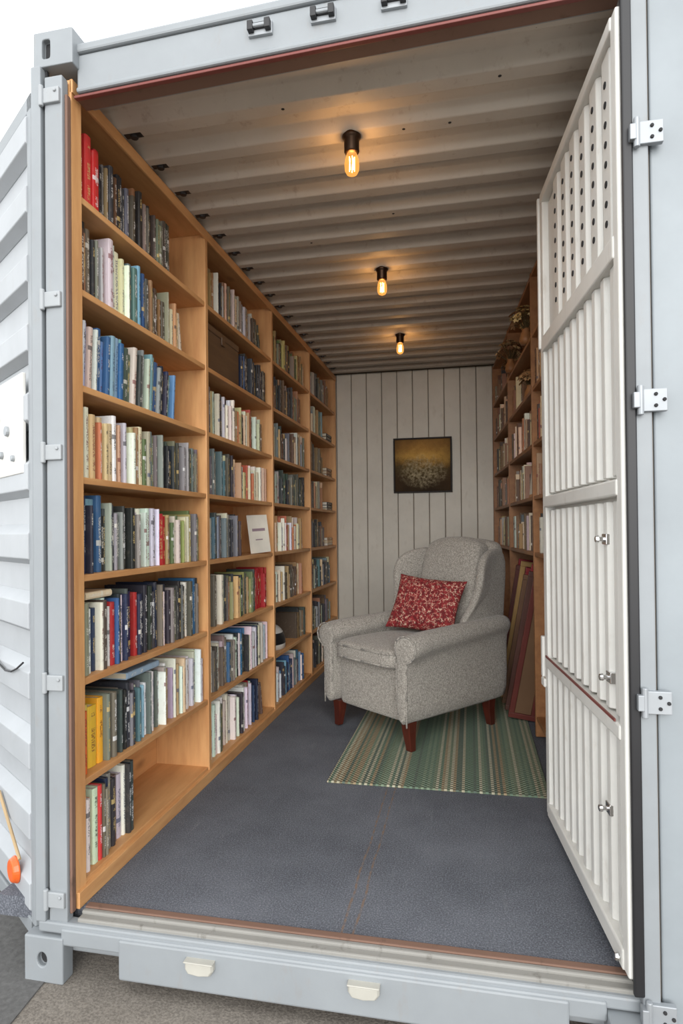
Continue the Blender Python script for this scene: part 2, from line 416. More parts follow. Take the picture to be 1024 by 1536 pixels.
# ---------------------------------------------------------------- right door (swung inwards)
s = Vector((-.096, .995, 0)).normalized(); n_ = Vector((-s.y, s.x, 0))
MD = Matrix(((s.x, n_.x, 0, .365), (s.y, n_.y, 0, 1.548), (0, 0, 1, 0), (0, 0, 0, 1)))
d1 = empty('door_1')
L, Z0, Z1 = .86, .035, 2.30
bm = B()
box(bm, 0, L, -.022, -.012, Z0, Z1, 0, MD)
sx0 = .05
while sx0 < L-.10:
    for (a, c2) in ((Z0+.05, .565), (.62, 1.145), (1.205, 1.72)):
        poly = [(sx0, -.012), (sx0+.018, .010), (sx0+.046, .010), (sx0+.064, -.012)]
        prism(bm, poly, a, c2, 0, MD)
    sx0 += .078
box(bm, .05, L-.05, -.012, -.002, 1.78, Z1-.04, 0, MD)
finish('panel_sheet', bm, M_white, d1, bevel=.003)
bm = B()
box(bm, 0, .040, -.022, .020, Z0, Z1, 0, MD); box(bm, L-.05, L, -.022, .020, Z0, Z1, 0, MD)
for a, c2 in ((Z0, Z0+.05), (.575, .612), (1.155, 1.195), (1.72, 1.775), (Z1-.035, Z1)):
    box(bm, .03, L-.03, -.022, .024, a, c2, 0, MD)
box(bm, L-.012, L+.006, -.018, .028, 1.74, Z1, 0, MD)
finish('frame', bm, M_white, d1, bevel=.005)
bm = B()
for i in range(6):
    sx0 = .12+i*.108
    prism(bm, [(sx0-.050, -.002), (sx0-.038, .010), (sx0+.020, .010), (sx0+.032, -.002)], 1.775, Z1-.035, 0, MD)
finish('upper_ribs', bm, M_white, d1, bevel=.003)
bm = B()
for i in range(6):
    sx0 = .12+i*.108
    for k in range(8):
        p = MD @ Vector((sx0-.009, .009, 1.84+k*.05+.01*(i % 2))); q = MD @ Vector((sx0-.009, .0125, 1.84+k*.05+.01*(i % 2)))
        cyl(bm, p, q, .0085, n=10)
finish('vent_holes', bm, M_dark, d1)
bm = B()
box(bm, -.014, 0, -.012, .012, Z0-.03, Z1+.03, 0, MD)
box(bm, 0, L, -.022, .0, Z0-.03, Z0, 0, MD)
finish('rubber_gasket', bm, M_black, d1, bevel=.004)
bm = B()
for sx0, z in ((.16, 1.05), (.14, .70), (.16, .36), (.05, .055)):
    box(bm, sx0-.018, sx0+.018, .0, .014, z-.014, z+.014, 0, MD)
    cyl(bm, MD @ Vector((sx0, .012, z)), MD @ Vector((sx0, .028, z)), .006, n=12)
    cyl(bm, MD @ Vector((sx0, .026, z)), MD @ Vector((sx0, .036, z)), .010, .008, n=12)
finish('knobs', bm, M_silver, d1, bevel=.002)
bm = B(); box(bm, .06, L-.04, .022, .026, .612, .619, 0, MD); finish('rusty_strip', bm, M_red, d1)
bm = B(); box(bm, L+.004, L+.030, .01, .028, .53, .68, 0, MD); box(bm, L-.03, L+.02, .02, .030, .50, .53, 0, MD); finish('door_catch', bm, M_white, d1, bevel=.004)

# ---------------------------------------------------------------- left door (swung out and back)
s = Vector((-.819, .574, 0)).normalized(); n_ = Vector((-s.y, s.x, 0))
ML = Matrix(((s.x, n_.x, 0, -1.232), (s.y, n_.y, 0, 1.603), (0, 0, 1, 0), (0, 0, 0, 1)))
d2 = empty('door_2')
bm = B()
box(bm, 0, 1.1, -.022, -.008, -.10, 2.37, 0, ML)
z = -.04
while z < 2.25:
    P = [(.03, -.008, z), (.03, -.008, z+.125), (.03, .026, z+.095), (.03, .026, z+.02)]
    Q = [(1.07, b2, c2) for _, b2, c2 in P]
    va = [bm.verts.new(ML @ Vector(p)) for p in P]; vb = [bm.verts.new(ML @ Vector(p)) for p in Q]
    bm.faces.new(va); bm.faces.new(vb[::-1])
    for i in range(4): bm.faces.new([va[i], va[(i+1) % 4], vb[(i+1) % 4], vb[i]])
    z += .205
finish('ribbed_sheet', bm, paint('left_door_paint', lin((168,172,176)), amount=.15), d2, bevel=.003)
bm = B()
box(bm, 0, .035, -.022, .02, -.10, 2.37, 0, ML); box(bm, 1.06, 1.1, -.022, .02, -.10, 2.37, 0, ML)
box(bm, 0, 1.1, -.022, .02, 2.32, 2.37, 0, ML); box(bm, 0, 1.1, -.022, .02, -.10, -.05, 0, ML)
finish('frame', bm, M_paint, d2, bevel=.004)
bm = B(); box(bm, -.0, 1.1, -.02, .004, 2.37, 2.385, 0, ML); finish('rubber_gasket', bm, M_black, d2)
bm = B()
cyl(bm, ML @ Vector((.15, .026, .055)), ML @ Vector((.15, .046, .055)), .042, .032, n=28)
finish('orange_reflector', bm, M_orange, d2, bevel=.005)
bm = B(); cyl(bm, ML @ Vector((.09, .035, .11)), ML @ Vector((.30, .035, .25)), .005, n=8); finish('rope', bm, simple('rope', lin((175,150,115)), .9), d2)
bm = B()
box(bm, .06, .50, .018, .030, 1.26, 1.56, 0, ML)
finish('notice_plate', bm, M_white, d2, bevel=.003)
bm = B()
for px_, pz_, r_ in ((.20,1.40,.016),(.26,1.33,.012),(.14,1.31,.010),(.30,1.45,.014)):
    cyl(bm, ML @ Vector((px_, .029, pz_)), ML @ Vector((px_, .040, pz_)), r_, n=14)
finish('plate_fittings', bm, M_metal, d2, bevel=.002)
bm = B(); pts = [ML @ Vector((.05+.06*k, .034, .70-.05*math.sin(k*.55))) for k in range(10)]
for a, c2 in zip(pts, pts[1:]): cyl(bm, a, c2, .003, n=8)
finish('cable', bm, M_black, d2)

# ---------------------------------------------------------------- left bookshelf
XF, XB = -1.12, -1.37
lev = [.060, .351, .648, .955, 1.246, 1.520, 1.807, 2.084]
ups = [1.65, 2.545, 3.47, 4.335, 5.205]
T = .020
bs = empty('bookshelf')
bm = B()
box(bm, -1.225, XF, 1.602, 1.650, .0, ZT)
for u in ups[1:]: box(bm, XB, XF, u-.013, u+.013, .0, ZT)
finish('uprights', bm, M_woodv, bs, bevel=.002)
bm = B()
for z in lev + [ZT]:
    prism(bm, [(XF-.004, 1.648), (-1.222, 1.648), (XB, 1.782), (XB, 2.533), (XF-.004, 2.533)], z-T, z)
    for a, c2 in zip(ups[1:-1], ups[2:]): box(bm, XB, XF-.004, a+.012, c2-.012, z-T, z)
finish('shelf_boards', bm, M_wood, bs, bevel=.002)
bm = B()
box(bm, XB-.012, XB, 1.79, 5.22, 0, ZT)
prism(bm, [(-1.222, 1.652), (-1.222, 1.640), (XB-.01, 1.772), (XB-.01, 1.79), (XB, 1.79)], 0, ZT)
finish('back_panel', bm, M_wood, bs)
bm = B()
box(bm, XF-.006, XF+.010, 1.602, 5.22, 0, .046)
box(bm, XF-.006, XF+.004, 1.602, 5.22, 2.36, ZT+.002)
finish('plinth_and_cornice', bm, M_wood, bs, bevel=.002)

# ---------------------------------------------------------------- books
PAL = {
 'red': [(196,40,44),(170,28,36),(212,60,60)],
 'dk': [(58,58,60),(80,74,66),(46,50,54),(104,96,84),(68,76,72),(118,110,98),(40,40,42),(140,134,124)],
 'dkgreen': [(54,68,58),(70,84,74),(48,58,56),(96,106,94),(74,74,72)],
 'brown': [(130,94,64),(104,76,54),(160,122,88),(84,64,50),(144,114,88),(76,64,54)],
 'tan': [(220,196,160),(204,170,130),(230,210,176),(188,152,114),(168,132,98),(212,202,184)],
 'blue': [(58,108,164),(78,130,182),(46,90,144),(104,150,186),(128,164,186),(60,96,134)],
 'teal': [(82,116,122),(120,150,156),(88,108,114),(140,160,162),(160,162,152)],
 'navy': [(34,46,78),(28,38,62),(42,58,96),(52,52,62)],
 'white': [(236,234,228),(226,222,212),(244,242,236),(214,212,208)],
 'grey': [(146,146,143),(174,172,166),(120,121,122),(196,194,187),(106,107,107)],
 'warm': [(230,220,200),(190,116,80),(214,194,158),(168,80,64),(236,228,214),(164,136,106)],
 'olive': [(154,154,102),(118,128,86),(190,184,120),(98,112,78),(174,156,110)],
 'multi': [(236,232,224),(44,46,52),(150,102,60),(206,172,84),(62,112,78),(58,98,150),(40,50,78),(170,48,46),(214,208,196),(90,92,92)],
 'yel': [(240,196,60),(246,176,50),(236,208,90)],
 'or': [(232,110,50),(238,140,90),(244,220,200)],
 'pastel': [(196,206,214),(156,180,202),(226,218,206),(178,164,178),(148,164,154),(208,194,174)],
}
class Books:
    def __init__(self):
        self.bm = B(); self.col = self.bm.loops.layers.float_color.new('Col'); self.ink = self.bm.loops.layers.float_color.new('Ink'); self.uv = self.bm.loops.layers.uv.new('UVMap')
    def paintf(self, fs, c, ink, uvf=None):
        for f in fs:
            for l in f.loops:
                l[self.col] = (*c, 1); l[self.ink] = ink
                l[self.uv].uv = uvf(l.vert) if uvf else (-5, -5)
    def add(self, M, w, h, d, c, ink):
        bm = self.bm; sd = random.random(); I = (*ink, sd); Z = (0,0,0,0)
        page = lin(random.choice([(236,228,208),(222,210,184),(242,238,226)]))
        t = min(.0025, w*.12)
        self.paintf(box(bm, -d, -.004, 0, t, 0, h, 0, M), c, Z)
        self.paintf(box(bm, -d, -.004, w-t, w, 0, h, 0, M), c, Z)
        self.paintf(box(bm, -d+.004, -.003, t, w-t, .003, h-.004, 0, M), page, Z)
        poly = [(-.005, 0), (-.0015, w*.06), (.001, w*.3), (.001, w*.7), (-.0015, w*.94), (-.005, w)]
        Mi = M.inverted()
        def uvf(v):
            p = Mi @ v.co; return (p.y/w, p.z/h)
        fs = prism(bm, poly, 0, h, 0, M)
        self.paintf(fs, c, I, uvf)
        self.paintf(fs[:2], c, Z)
    def pick(self, pal):
        c = lin(random.choice(PAL[random.choice(pal) if isinstance(pal, (list, tuple)) else pal]))
        c = tuple(max(.006, min(.9, v*random.uniform(.85, 1.15))) for v in c)
        lum = sum(c)/3
        ink = (lin(random.choice([(225,221,210),(215,188,125),(235,235,235)])) if lum < .3 else lin(random.choice([(50,50,54),(120,50,50),(60,76,110)])))
        return c, ink
    def row(self, F, y0, y1, z, pal, h0, h1, w0=.013, w1=.032, d=.165, xs=-.03, lean=0, zclear=.262, tail=False):
        y = y0
        while y < y1-.008:
            w = min(random.uniform(w0, w1), y1-y)
            if w < .007: break
            h = min(random.uniform(h0-.012, h1+.006), zclear)
            c, ink = self.pick(pal)
            a = lean*random.uniform(.8, 1.1) if lean else 0
            M = F @ Matrix.Translation((xs+random.uniform(-.018, .014), y, z+.0005)) @ Matrix.Rotation(a, 4, 'X')
            self.add(M, w, h, d*random.uniform(.88, 1.0), c, ink)
            y += (w+random.uniform(0, .0012))/math.cos(a) if a else w+random.uniform(0, .0012)
        if tail:
            a = random.uniform(.14, .24); h = h0; w = .02; c, ink = self.pick(pal)
            M = F @ Matrix.Translation((xs, y+h*math.sin(a)+.002, z+.0005)) @ Matrix.Rotation(a, 4, 'X')
            self.add(M, w, h, d*.9, c, ink)
    def flat(self, F, y, z, L, D, Hs, pal):
        for k in range(Hs):
            w = random.uniform(.018, .028); c = lin(random.choice(PAL[pal]))
            M = F @ Matrix.Translation((-.03, y+L/2, z)) @ Matrix.Rotation(math.pi/2, 4, 'X') @ Matrix.Translation((0, 0, -L/2))
            self.add(M, w, L, D, c, lin((230,225,210))); z += w+.001
    def done(self, name):
        o = finish(name, self.bm, M_books); return o

F1 = Matrix.Translation((XF, 0, 0))
bk = Books()
def bay(i, slot, segs):
    a, c2 = ups[i]+(.002 if i == 0 else .016), ups[i+1]-.016
    z = lev[slot]
    for sg in segs:
        f0, f1, pal, h0, h1 = sg[:5]; kw = sg[5] if len(sg) > 5 else {}
        kk = dict(d=.09) if (i == 0 and f0 < .10) else {}
        kk.update(kw)
        bk.row(F1, a+(c2-a)*f0, a+(c2-a)*f1, z, pal, h0, h1, **kk)
thin = dict(w0=.011, w1=.022)
tt = dict(w0=.011, w1=.022, tail=True)
bay(0, 7, [(.02,.17,'red',.205,.23,dict(w0=.03,w1=.05,d=.09)), (.17,.45,['dk','grey','dk','brown'],.17,.215,thin), (.45,.70,['dkgreen','dk'],.17,.20,thin)])
bay(0, 6, [(.02,.18,['dk','brown','grey'],.20,.235,dict(w0=.014,w1=.024)), (.18,.34,['tan','tan','white'],.20,.235,dict(w0=.016,w1=.03)), (.34,.46,['blue','teal'],.19,.22), (.46,.66,['dk','brown'],.17,.20,thin), (.66,.76,['tan','dk'],.16,.18,tt)])
bay(0, 5, [(.03,.10,['white','pastel'],.19,.21,dict(lean=-.06)), (.10,.30,['blue','blue','white'],.19,.225,dict(lean=-.05)), (.30,.54,['teal','grey','white','dkgreen','grey'],.18,.215,dict(lean=-.07,w0=.012,w1=.024)), (.54,.72,['blue','teal','navy'],.17,.20,dict(lean=-.09,w0=.012,w1=.022))])
bay(0, 4, [(.02,.45,['warm','white','warm','tan'],.19,.215,dict(w0=.014,w1=.026)), (.45,.58,['teal','olive','grey'],.18,.20,thin), (.58,.99,['dk','navy','grey','dk'],.165,.20,thin)])
bay(0, 3, [(.02,.08,'navy',.22,.235), (.08,.16,'blue',.225,.24,dict(w0=.035,w1=.045)), (.16,.38,['navy','dk','grey'],.19,.22,thin), (.38,.57,['white','white','grey'],.19,.215,dict(w0=.012,w1=.024)), (.57,.64,'red',.185,.19,dict(w0=.028,w1=.04)), (.64,.99,['olive','tan','olive','grey'],.17,.21,thin)])
bay(0, 2, [(.01,.20,['white','dk','white','navy'],.20,.218,thin), (.2,.5,['multi'],.215,.245,dict(w0=.014,w1=.028)), (.5,.99,['multi','dk','navy','dkgreen'],.21,.24,dict(w0=.012,w1=.026))])
bk.flat(F1, 1.70, lev[2]+.2265, .14, .11, 1, 'tan')
bay(0, 1, [(.0,.05,'or',.20,.21), (.05,.17,'yel',.20,.225,dict(w0=.03,w1=.045)), (.17,.36,['dk','grey','dk'],.19,.214,thin), (.36,.64,['grey','pastel','teal','white'],.19,.218,dict(w0=.0085,w1=.017)), (.64,.99,['white','pastel','tan','white'],.19,.225,dict(w0=.010,w1=.022))])
bk.flat(F1, 1.93, lev[1]+.2265, .22, .15, 1, 'pastel')
bay(0, 0, [(.0,.05,'white',.21,.22,dict(w0=.02,w1=.03)), (.05,.08,'or',.20,.21), (.08,.11,['white'],.22,.24), (.11,.13,'red',.22,.23), (.13,.26,['dk','navy','dk','dk'],.21,.245,thin), (.26,.31,'white',.22,.24), (.31,.36,['navy','dk'],.235,.25)])
bay(1, 7, [(.0,.18,['white','brown'],.18,.21), (.18,.55,['grey','brown','tan','dk'],.17,.20,thin), (.55,.82,['dk','grey','brown'],.15,.18,tt)])
bay(1, 6, [(.52,.95,['dk','dk','navy'],.18,.21)])
bay(1, 5, [(.0,.35,['tan','grey','dk','white'],.18,.21,thin), (.35,.9,['tan','warm','white','brown'],.16,.205,thin)])
bay(1, 4, [(.0,.5,['dk','grey','tan','teal'],.17,.205,thin), (.5,.97,['tan','warm','white'],.15,.19,thin)])
bay(1, 3, [(.0,.5,['grey','dk','teal','dk'],.18,.21,thin)])
bay(1, 2, [(.0,.3,['dk','dk','white'],.18,.23), (.3,.75,['grey','olive','tan','dk'],.19,.22,dict(w0=.01,w1=.02)), (.75,.97,['red'],.19,.225,dict(w0=.02,w1=.035))])
bay(1, 1, [(.0,.25,['dk','white','white'],.19,.23), (.25,.6,['blue','white','grey','dk'],.20,.225), (.6,.97,['white','navy','grey','pastel'],.19,.225)])
bay(1, 0, [(.0,.2,['white','dk'],.19,.24), (.2,.6,['dk','white','grey'],.19,.23), (.6,.80,['dk','navy','white','red'],.18,.23,tt)])
c2_ = {7:['olive','dk','brown','olive'],6:['dk','brown'],5:['tan','grey','brown','dk'],4:['dkgreen','dk','grey'],3:['tan','white','warm'],2:['brown','tan','dk','warm'],1:['dk'],0:['blue','navy','grey','white']}
for sl in range(8):
    if sl == 1: bay(2, 1, [(.7,.95,['dk','brown'],.16,.2)]); continue
    e = random.uniform(.66,.97)
    bay(2, sl, [(.02, e, c2_[sl], .155, .215, tt if e < .82 else thin)])
for sl in range(8):
    e = random.uniform(.50,.95)
    bay(3, sl, [(.02, e, random.choice([['brown','dk','tan'],['brown','grey','dk'],['dk','teal','tan']]), .15, .21, thin)])
    if e < .72: bk.flat(F1, ups[4]-.22, lev[sl]+.0005, .18, .13, 3, random.choice(['brown','dk','tan']))
bk.done('shelf_books')

bm = B()
box(bm, XB+.03, XF-.025, 2.575, 2.99, 1.808, 1.99); box(bm, XB+.028, XF-.023, 2.573, 2.992, 1.99, 2.02)
box(bm, XF-.025, XF-.018, 2.76, 2.80, 1.96, 2.0)
finish('storage_chest', bm, wood('dark_chest_wood', lin((62,46,36)), lin((110,84,62))), bevel=.004)
bm = B(); M = Matrix.Translation((-1.165, 3.20, .957)) @ Matrix.Rotation(-.12, 4, 'Y') @ Matrix.Rotation(-.35, 4, 'Z')
box(bm, 0, .004, 0, .17, 0, .21, 0, M); box(bm, .004, .0045, .03, .14, .12, .135, 1, M); box(bm, .004, .0045, .05, .11, .07, .076, 1, M)
finish('display_booklet', bm, [M_creamin, simple('booklet_print', lin((150,130,140)), .6)])
bm = B()
rings = []
for k in range(9):
    a = math.pi/2*k/8
    rings.append([Vector((-1.235+.095*math.cos(a)*math.cos(t), 3.72+.13*math.cos(a)*math.sin(t), .352+.03+.12*math.sin(a))) for t in [2*math.pi*i/24 for i in range(24)]])
rings = [[Vector((p.x, p.y, .352)) for p in rings[0]]] + rings[:-1]
loft(bm, rings)
for i, f in enumerate(bm.faces):
    if f.calc_center_median().x > -1.2 and .38 < f.calc_center_median().z < .45: f.material_index = 1
finish('helmet', bm, [M_white, M_black])
bm = B(); cyl(bm, (-1.2, 2.36, 2.09), (-1.2, 2.40, 2.10), .012, .016, 12); cyl(bm, (-1.2, 2.40, 2.10), (-1.2, 2.46, 2.104), .020, .014, 12)
box(bm, -1.23, -1.17, 2.35, 2.46, 2.0845, 2.092); finish('wood_carving', bm, M_wooddk, bevel=.003)

# ---------------------------------------------------------------- right bookshelf
ax = Vector((.0684, -.9977, 0)); ox = Vector((-.9977, -.0684, 0))
FR = Matrix(((ox.x, ax.x, 0, .188), (ox.y, ax.y, 0, 5.225), (0, 0, 1, 0), (0, 0, 0, 1)))
bs2 = empty('bookshelf.001')
ru = [.013, .95, 1.88, 2.60]
bm = B()
for u in ru: box(bm, -.29, 0, u-.013, u+.013, .009, ZT, 0, FR)
finish('uprights', bm, M_wooddk, bs2, bevel=.002)
bm = B()
for z in (.955, 1.246, 1.52, 1.807, 2.084, ZT):
    for a, c2 in zip(ru[:-1], ru[1:]): box(bm, -.285, -.004, a+.012, c2-.012, z-T, z, 0, FR)
for a, c2 in ((ru[0], ru[1]), (ru[2], ru[3])): box(bm, -.285, -.004, a+.012, c2-.012, .09, .112, 0, FR)
finish('shelf_boards', bm, M_wooddk, bs2, bevel=.002)
bm = B(); box(bm, -.30, -.288, .0, 2.61, .009, ZT, 0, FR); finish('back_panel', bm, M_wooddk, bs2)
bk = Books()
rp = {4:['brown','tan','dk'],3:['brown','brown','tan','grey'],5:['tan','brown','warm'],6:['brown','tan','brown']}
lv = {4:1.246, 3:.955, 5:1.52, 6:1.807}
for i in range(3):
    a, c2 = ru[i]+.016, ru[i+1]-.016
    for sl in lv:
        pal = ['dk', 'white'] if (sl == 3 and i == 2) else rp[sl]
        if sl == 6 and i == 1:
            bk.row(FR, a, a+(c2-a)*.35, lv[sl], pal, .15, .21, d=.17); continue
        if sl == 4 and i == 1:
            bk.row(FR, a, a+(c2-a)*.66, lv[sl], pal, .15, .21, d=.17); continue
        e = random.uniform(.6, .95)
        bk.row(FR, a, a+(c2-a)*e, lv[sl], pal, .15, .215, d=.17)
bk.row(FR, .04, .55, 2.085, ['dk', 'brown'], .12, .2, d=.17)
bk.row(FR, .04, .8, .112, ['dk', 'brown', 'red'], .2, .25, d=.17)
bk.done('shelf_books.001')
bm = B(); M = FR @ Matrix.Translation((-.02, 1.64, 1.249)) @ Matrix.Rotation(-.1, 4, 'Y')
box(bm, -.012, 0, 0, .18, 0, .22, 0, M); box(bm, 0, .002, .015, .165, .015, .205, 1, M)
finish('small_picture_frame', bm, [M_wood, M_creamin], bevel=.002)
def flowers(name, c, R, cols):
    bm = B()
    lathe(bm, [(.028, 0), (.036, .02), (.030, .05), (.020, .075), (.024, .085)], c, 16, 0)
    for k in range(38):
        th = random.uniform(0, 2*math.pi); ph = random.uniform(.1, 1.35); rr = R*random.uniform(.6, 1)
        hp = Vector((c[0]+rr*math.sin(ph)*math.cos(th)*.8, c[1]+rr*math.sin(ph)*math.sin(th), c[2]+.09+rr*math.cos(ph)*1.0))
        cyl(bm, (c[0], c[1], c[2]+.07), hp, .0018, .0012, 6, 1)
        d = (hp-Vector((c[0], c[1], c[2]+.06))).normalized(); u = d.orthogonal().normalized(); w = d.cross(u)
        mt = 2+k % len(cols); fr_ = random.uniform(.020, .034)
        for q in range(7):
            a = 2*math.pi*q/7; dr = u*math.cos(a)+w*math.sin(a); sd = d.cross(dr)
            p = [hp, hp+dr*fr_*.6+sd*fr_*.35+d*.006, hp+dr*fr_+d*.002, hp+dr*fr_*.6-sd*fr_*.35+d*.006]
            f = bm.faces.new([bm.verts.new(x) for x in p]); f.material_index = mt
        cyl(bm, hp, hp+d*.006, .006, .004, 8, 1)
    return finish(name, bm, [M_wooddk, simple('dry_stem', lin((96,80,50)), .9)] + [simple('petal', lin(x), .8) for x in cols])
flowers('dried_flowers', FR @ Vector((-.005, 1.70, 2.085)), .125, [(200,168,110),(150,112,76),(226,204,150)])
flowers('dried_flowers.001', FR @ Vector((-.005, 1.08, 2.085)), .12, [(186,146,100),(214,184,138),(130,92,64)])
flowers('dried_flowers.002', FR @ Vector((-.05, 1.55, 1.8085)), .085, [(190,150,104),(150,110,70)])
flowers('dried_flowers.003', FR @ Vector((-.05, .76, 2.085)), .09, [(190,150,104),(120,88,60)])
pcol = [simple('frame_paint', lin(x), .45, bmp=.1) for x in ((150,38,44),(96,44,38),(164,50,50),(160,126,74),(134,34,40),(104,74,52),(152,42,46),(84,54,46))]
pcan = [simple('frame_backing', lin(x), .7) for x in ((104,40,38),(104,76,52),(84,36,32),(110,40,38))]
for i in range(10):
    bm = B(); h = .86-.035*(i % 3)
    ang = .01+.018*i
    M = FR @ Matrix.Translation((.085+.022*(i % 2), .985+i*.070, .034)) @ Matrix.Rotation(-.16, 4, 'Y') @ Matrix.Rotation(-ang, 4, 'X')
    w, t = .15, .020
    box(bm, -w, 0, 0, t, .0, .03, 0, M); box(bm, -w, 0, 0, t, h-.03, h, 0, M)
    box(bm, -.03, 0, 0, t, .03, h-.03, 0, M); box(bm, -w, -w+.03, 0, t, .03, h-.03, 0, M)
    box(bm, -w+.03, -.03, .006, t-.006, .03, h-.03, 1, M)
    finish('leaning_picture_frame' + ('' if i == 0 else '.%03d' % i), bm, [pcol[i % 8], pcan[i % 4]], bevel=.003)

# ---------------------------------------------------------------- painting
root = empty('framed_painting', (-.385, YB, 1.617))
bm = B(); W, H, fw = .243, .23, .014
box(bm, -W, W, -.030, -.001, H-fw, H); box(bm, -W, W, -.030, -.001, -H, -H+fw)
box(bm, -W, -W+fw, -.030, -.001, -H+fw, H-fw); box(bm, W-fw, W, -.030, -.001, -H+fw, H-fw)
finish('frame', bm, simple('dark_frame', lin((34,26,22)), .5, spec=.2), root, bevel=.003)
bm = B(); box(bm, -W+fw, W-fw, -.018, -.003, -H+fw, H-fw); finish('canvas', bm, M_canvas, root)

# ---------------------------------------------------------------- ceiling lights
M_brass = simple('aged_bronze', lin((60,44,32)), .35, .8)
for i, (lx, ly) in enumerate(((-.375, 2.045), (-.424, 3.12), (-.452, 4.20))):
    ly = 1.685+.18*round((ly-1.685)/.18)
    r = empty('ceiling_light' + ('' if i == 0 else '.%03d' % i), (lx, ly, ZC))
    bm = B(); lathe(bm, [(.032, 0), (.032, -.012), (.028, -.018), (.0255, -.022), (.0255, -.060), (.023, -.064), (.020, -.066)], (0,0,0), 28); finish('socket', bm, M_brass, r)
    bm = B(); lathe(bm, [(.014, -.060), (.018, -.070), (.023, -.086), (.025, -.104), (.024, -.122), (.018, -.134), (.006, -.140)], (0,0,0), 24); finish('bulb', bm, M_bulb, r, smooth=True)
    bm = B()
    for k in range(5):
        a = 2*math.pi*k/5; a2 = a+.5
        cyl(bm, (.009*math.cos(a), .009*math.sin(a), -.078), (.009*math.cos(a2), .009*math.sin(a2), -.124), .0016, n=6)
    finish('filament', bm, M_fil, r)
    ld = bpy.data.lights.new('bulb_glow', 'POINT'); ld.energy = 2.4; ld.color = (1, .60, .28); ld.shadow_soft_size = .02
    lo = bpy.data.objects.new('bulb_glow', ld); scn.collection.objects.link(lo); lo.parent = r; lo.location = (0, 0, -.105)

# ---------------------------------------------------------------- rug
bm = B(); box(bm, -.615, .30, 2.60, 4.55, .0005, .008)
finish('area_rug', bm, M_rug, bevel=.003)

# ---------------------------------------------------------------- armchair
ACL, ACR = (-.330, 3.42, .0085), math.radians(-39)
AC = empty('armchair', ACL, ACR)
def sring(cx, cy, cz, W, Tt, n=28, p=.45, zf=None):
    r = []
    for i in range(n):
        a = 2*math.pi*i/n; c, s_ = math.cos(a), math.sin(a)
        x = W*math.copysign(abs(c)**p, c); y = Tt*math.copysign(abs(s_)**p, s_)
        r.append(Vector((cx+x, cy+y, cz+(zf(x, y) if zf else 0))))
    return r
bm = B()
loft(bm, [sring(0, .055, z, .285*k, .360*k, 32, .22) for z, k in ((.125, .95), (.13, .985), (.16, 1), (.30, 1), (.385, 1), (.40, .98))])
finish('base', bm, M_tweed, AC, subsurf=1)
bm = B()
zf = lambda x, y: .022*(1-(x/.28)**2)*(1-(y/.34)**2)
loft(bm, [sring(0, -.020, z, .246*k, .340*k, 36, .28, zf if z > .43 else None) for z, k in ((.385, .90), (.388, .97), (.40, .995), (.425, 1), (.455, .998), (.472, .975), (.480, .93), (.485, .7), (.487, .35))])
finish('seat_cushion', bm, M_tweed, AC, subsurf=1)
bm = B()
for z in (.402, .462):
    rr = sring(0, -.020, z, .246, .340, 40, .28)
    for a, c2 in zip(rr, rr[1:]+rr[:1]): cyl(bm, a, c2, .0045, n=8)
finish('seat_piping', bm, M_tweed, AC, smooth=True)
# arms : upright side panel, scroll roll on top flaring outwards at the front
def arm(sg, name):
    bm = B(); rings = []
    for y, k, dz in ((.45, .85, .03), (.42, .92, .03), (.27, .95, .022), (.10, 1, .012), (-.08, 1.04, .004), (-.20, 1.10, -.002), (-.28, 1.16, -.010), (-.322, 1.18, -.016), (-.342, 1.15, -.019), (-.353, 1.04, -.022), (-.357, .8, -.024)):
        r = .055*k; cx, cz = .300+.010*(k-1)*5, .520+dz
        kk = min(k, 1); ke = 1 if y > -.35 else .85
        mid = .284
        pts = [(mid-.034*ke, .13+(1-ke)*.1), (mid+.030*ke, .13+(1-ke)*.1), (mid+.030*ke, .26), (mid+.030*ke, .38), (mid+.033*ke, .450+dz)]
        for q in range(11):
            a = math.radians(-52+q*(284/10.)); pts.append((cx+r*math.cos(a)*1.12, cz+r*math.sin(a)*.98))
        pts += [(mid-.036*ke, .450+dz), (mid-.036*ke, .35), (mid-.034*ke, .25)]
        rings.append([Vector((sg*px, y, pz)) for px, pz in pts])
    loft(bm, rings)
    finish(name, bm, M_tweed, AC, subsurf=1)
    # piping outlining the arm front
    bm = B(); rr = [Vector((p.x, -.350, p.z)) for p in rings[8]]
    for a, c2 in zip(rr[1:], rr[2:]): cyl(bm, a, c2, .004, n=8)
    finish(name+'_piping', bm, M_tweed, AC, smooth=True)
arm(1, 'arm_right'); arm(-1, 'arm_left')
def slab(name, y0, y1, W0, W1, Tt, z0, z1, arch, p=.4, front=0):
    bm = B(); rings = []
    prof = [(0, .94, .7), (.03, .99, .95), (.2, 1, 1), (.45, 1, 1.08), (.65, 1, 1.05), (.82, 1, 1), (.91, .985, .93), (.96, .955, .78), (.985, .91, .55), (1, .80, .22)]
    for v, kw, kt in prof:
        W = (W0+(W1-W0)*v)*kw
        rings.append(sring(0, y0+(y1-y0)*v, z0+(z1-z0)*v, W, Tt*kt, 36, p, lambda x, y, v=v, W=W: arch*v*(1-(x/W1)**2)))
    loft(bm, rings); return finish(name, bm, M_tweed, AC, subsurf=1)
slab('back_cushion', .27, .405, .220, .205, .070, .42, .990, .045)
slab('back_shell', .385, .500, .262, .240, .052, .15, .990, .035, .3)
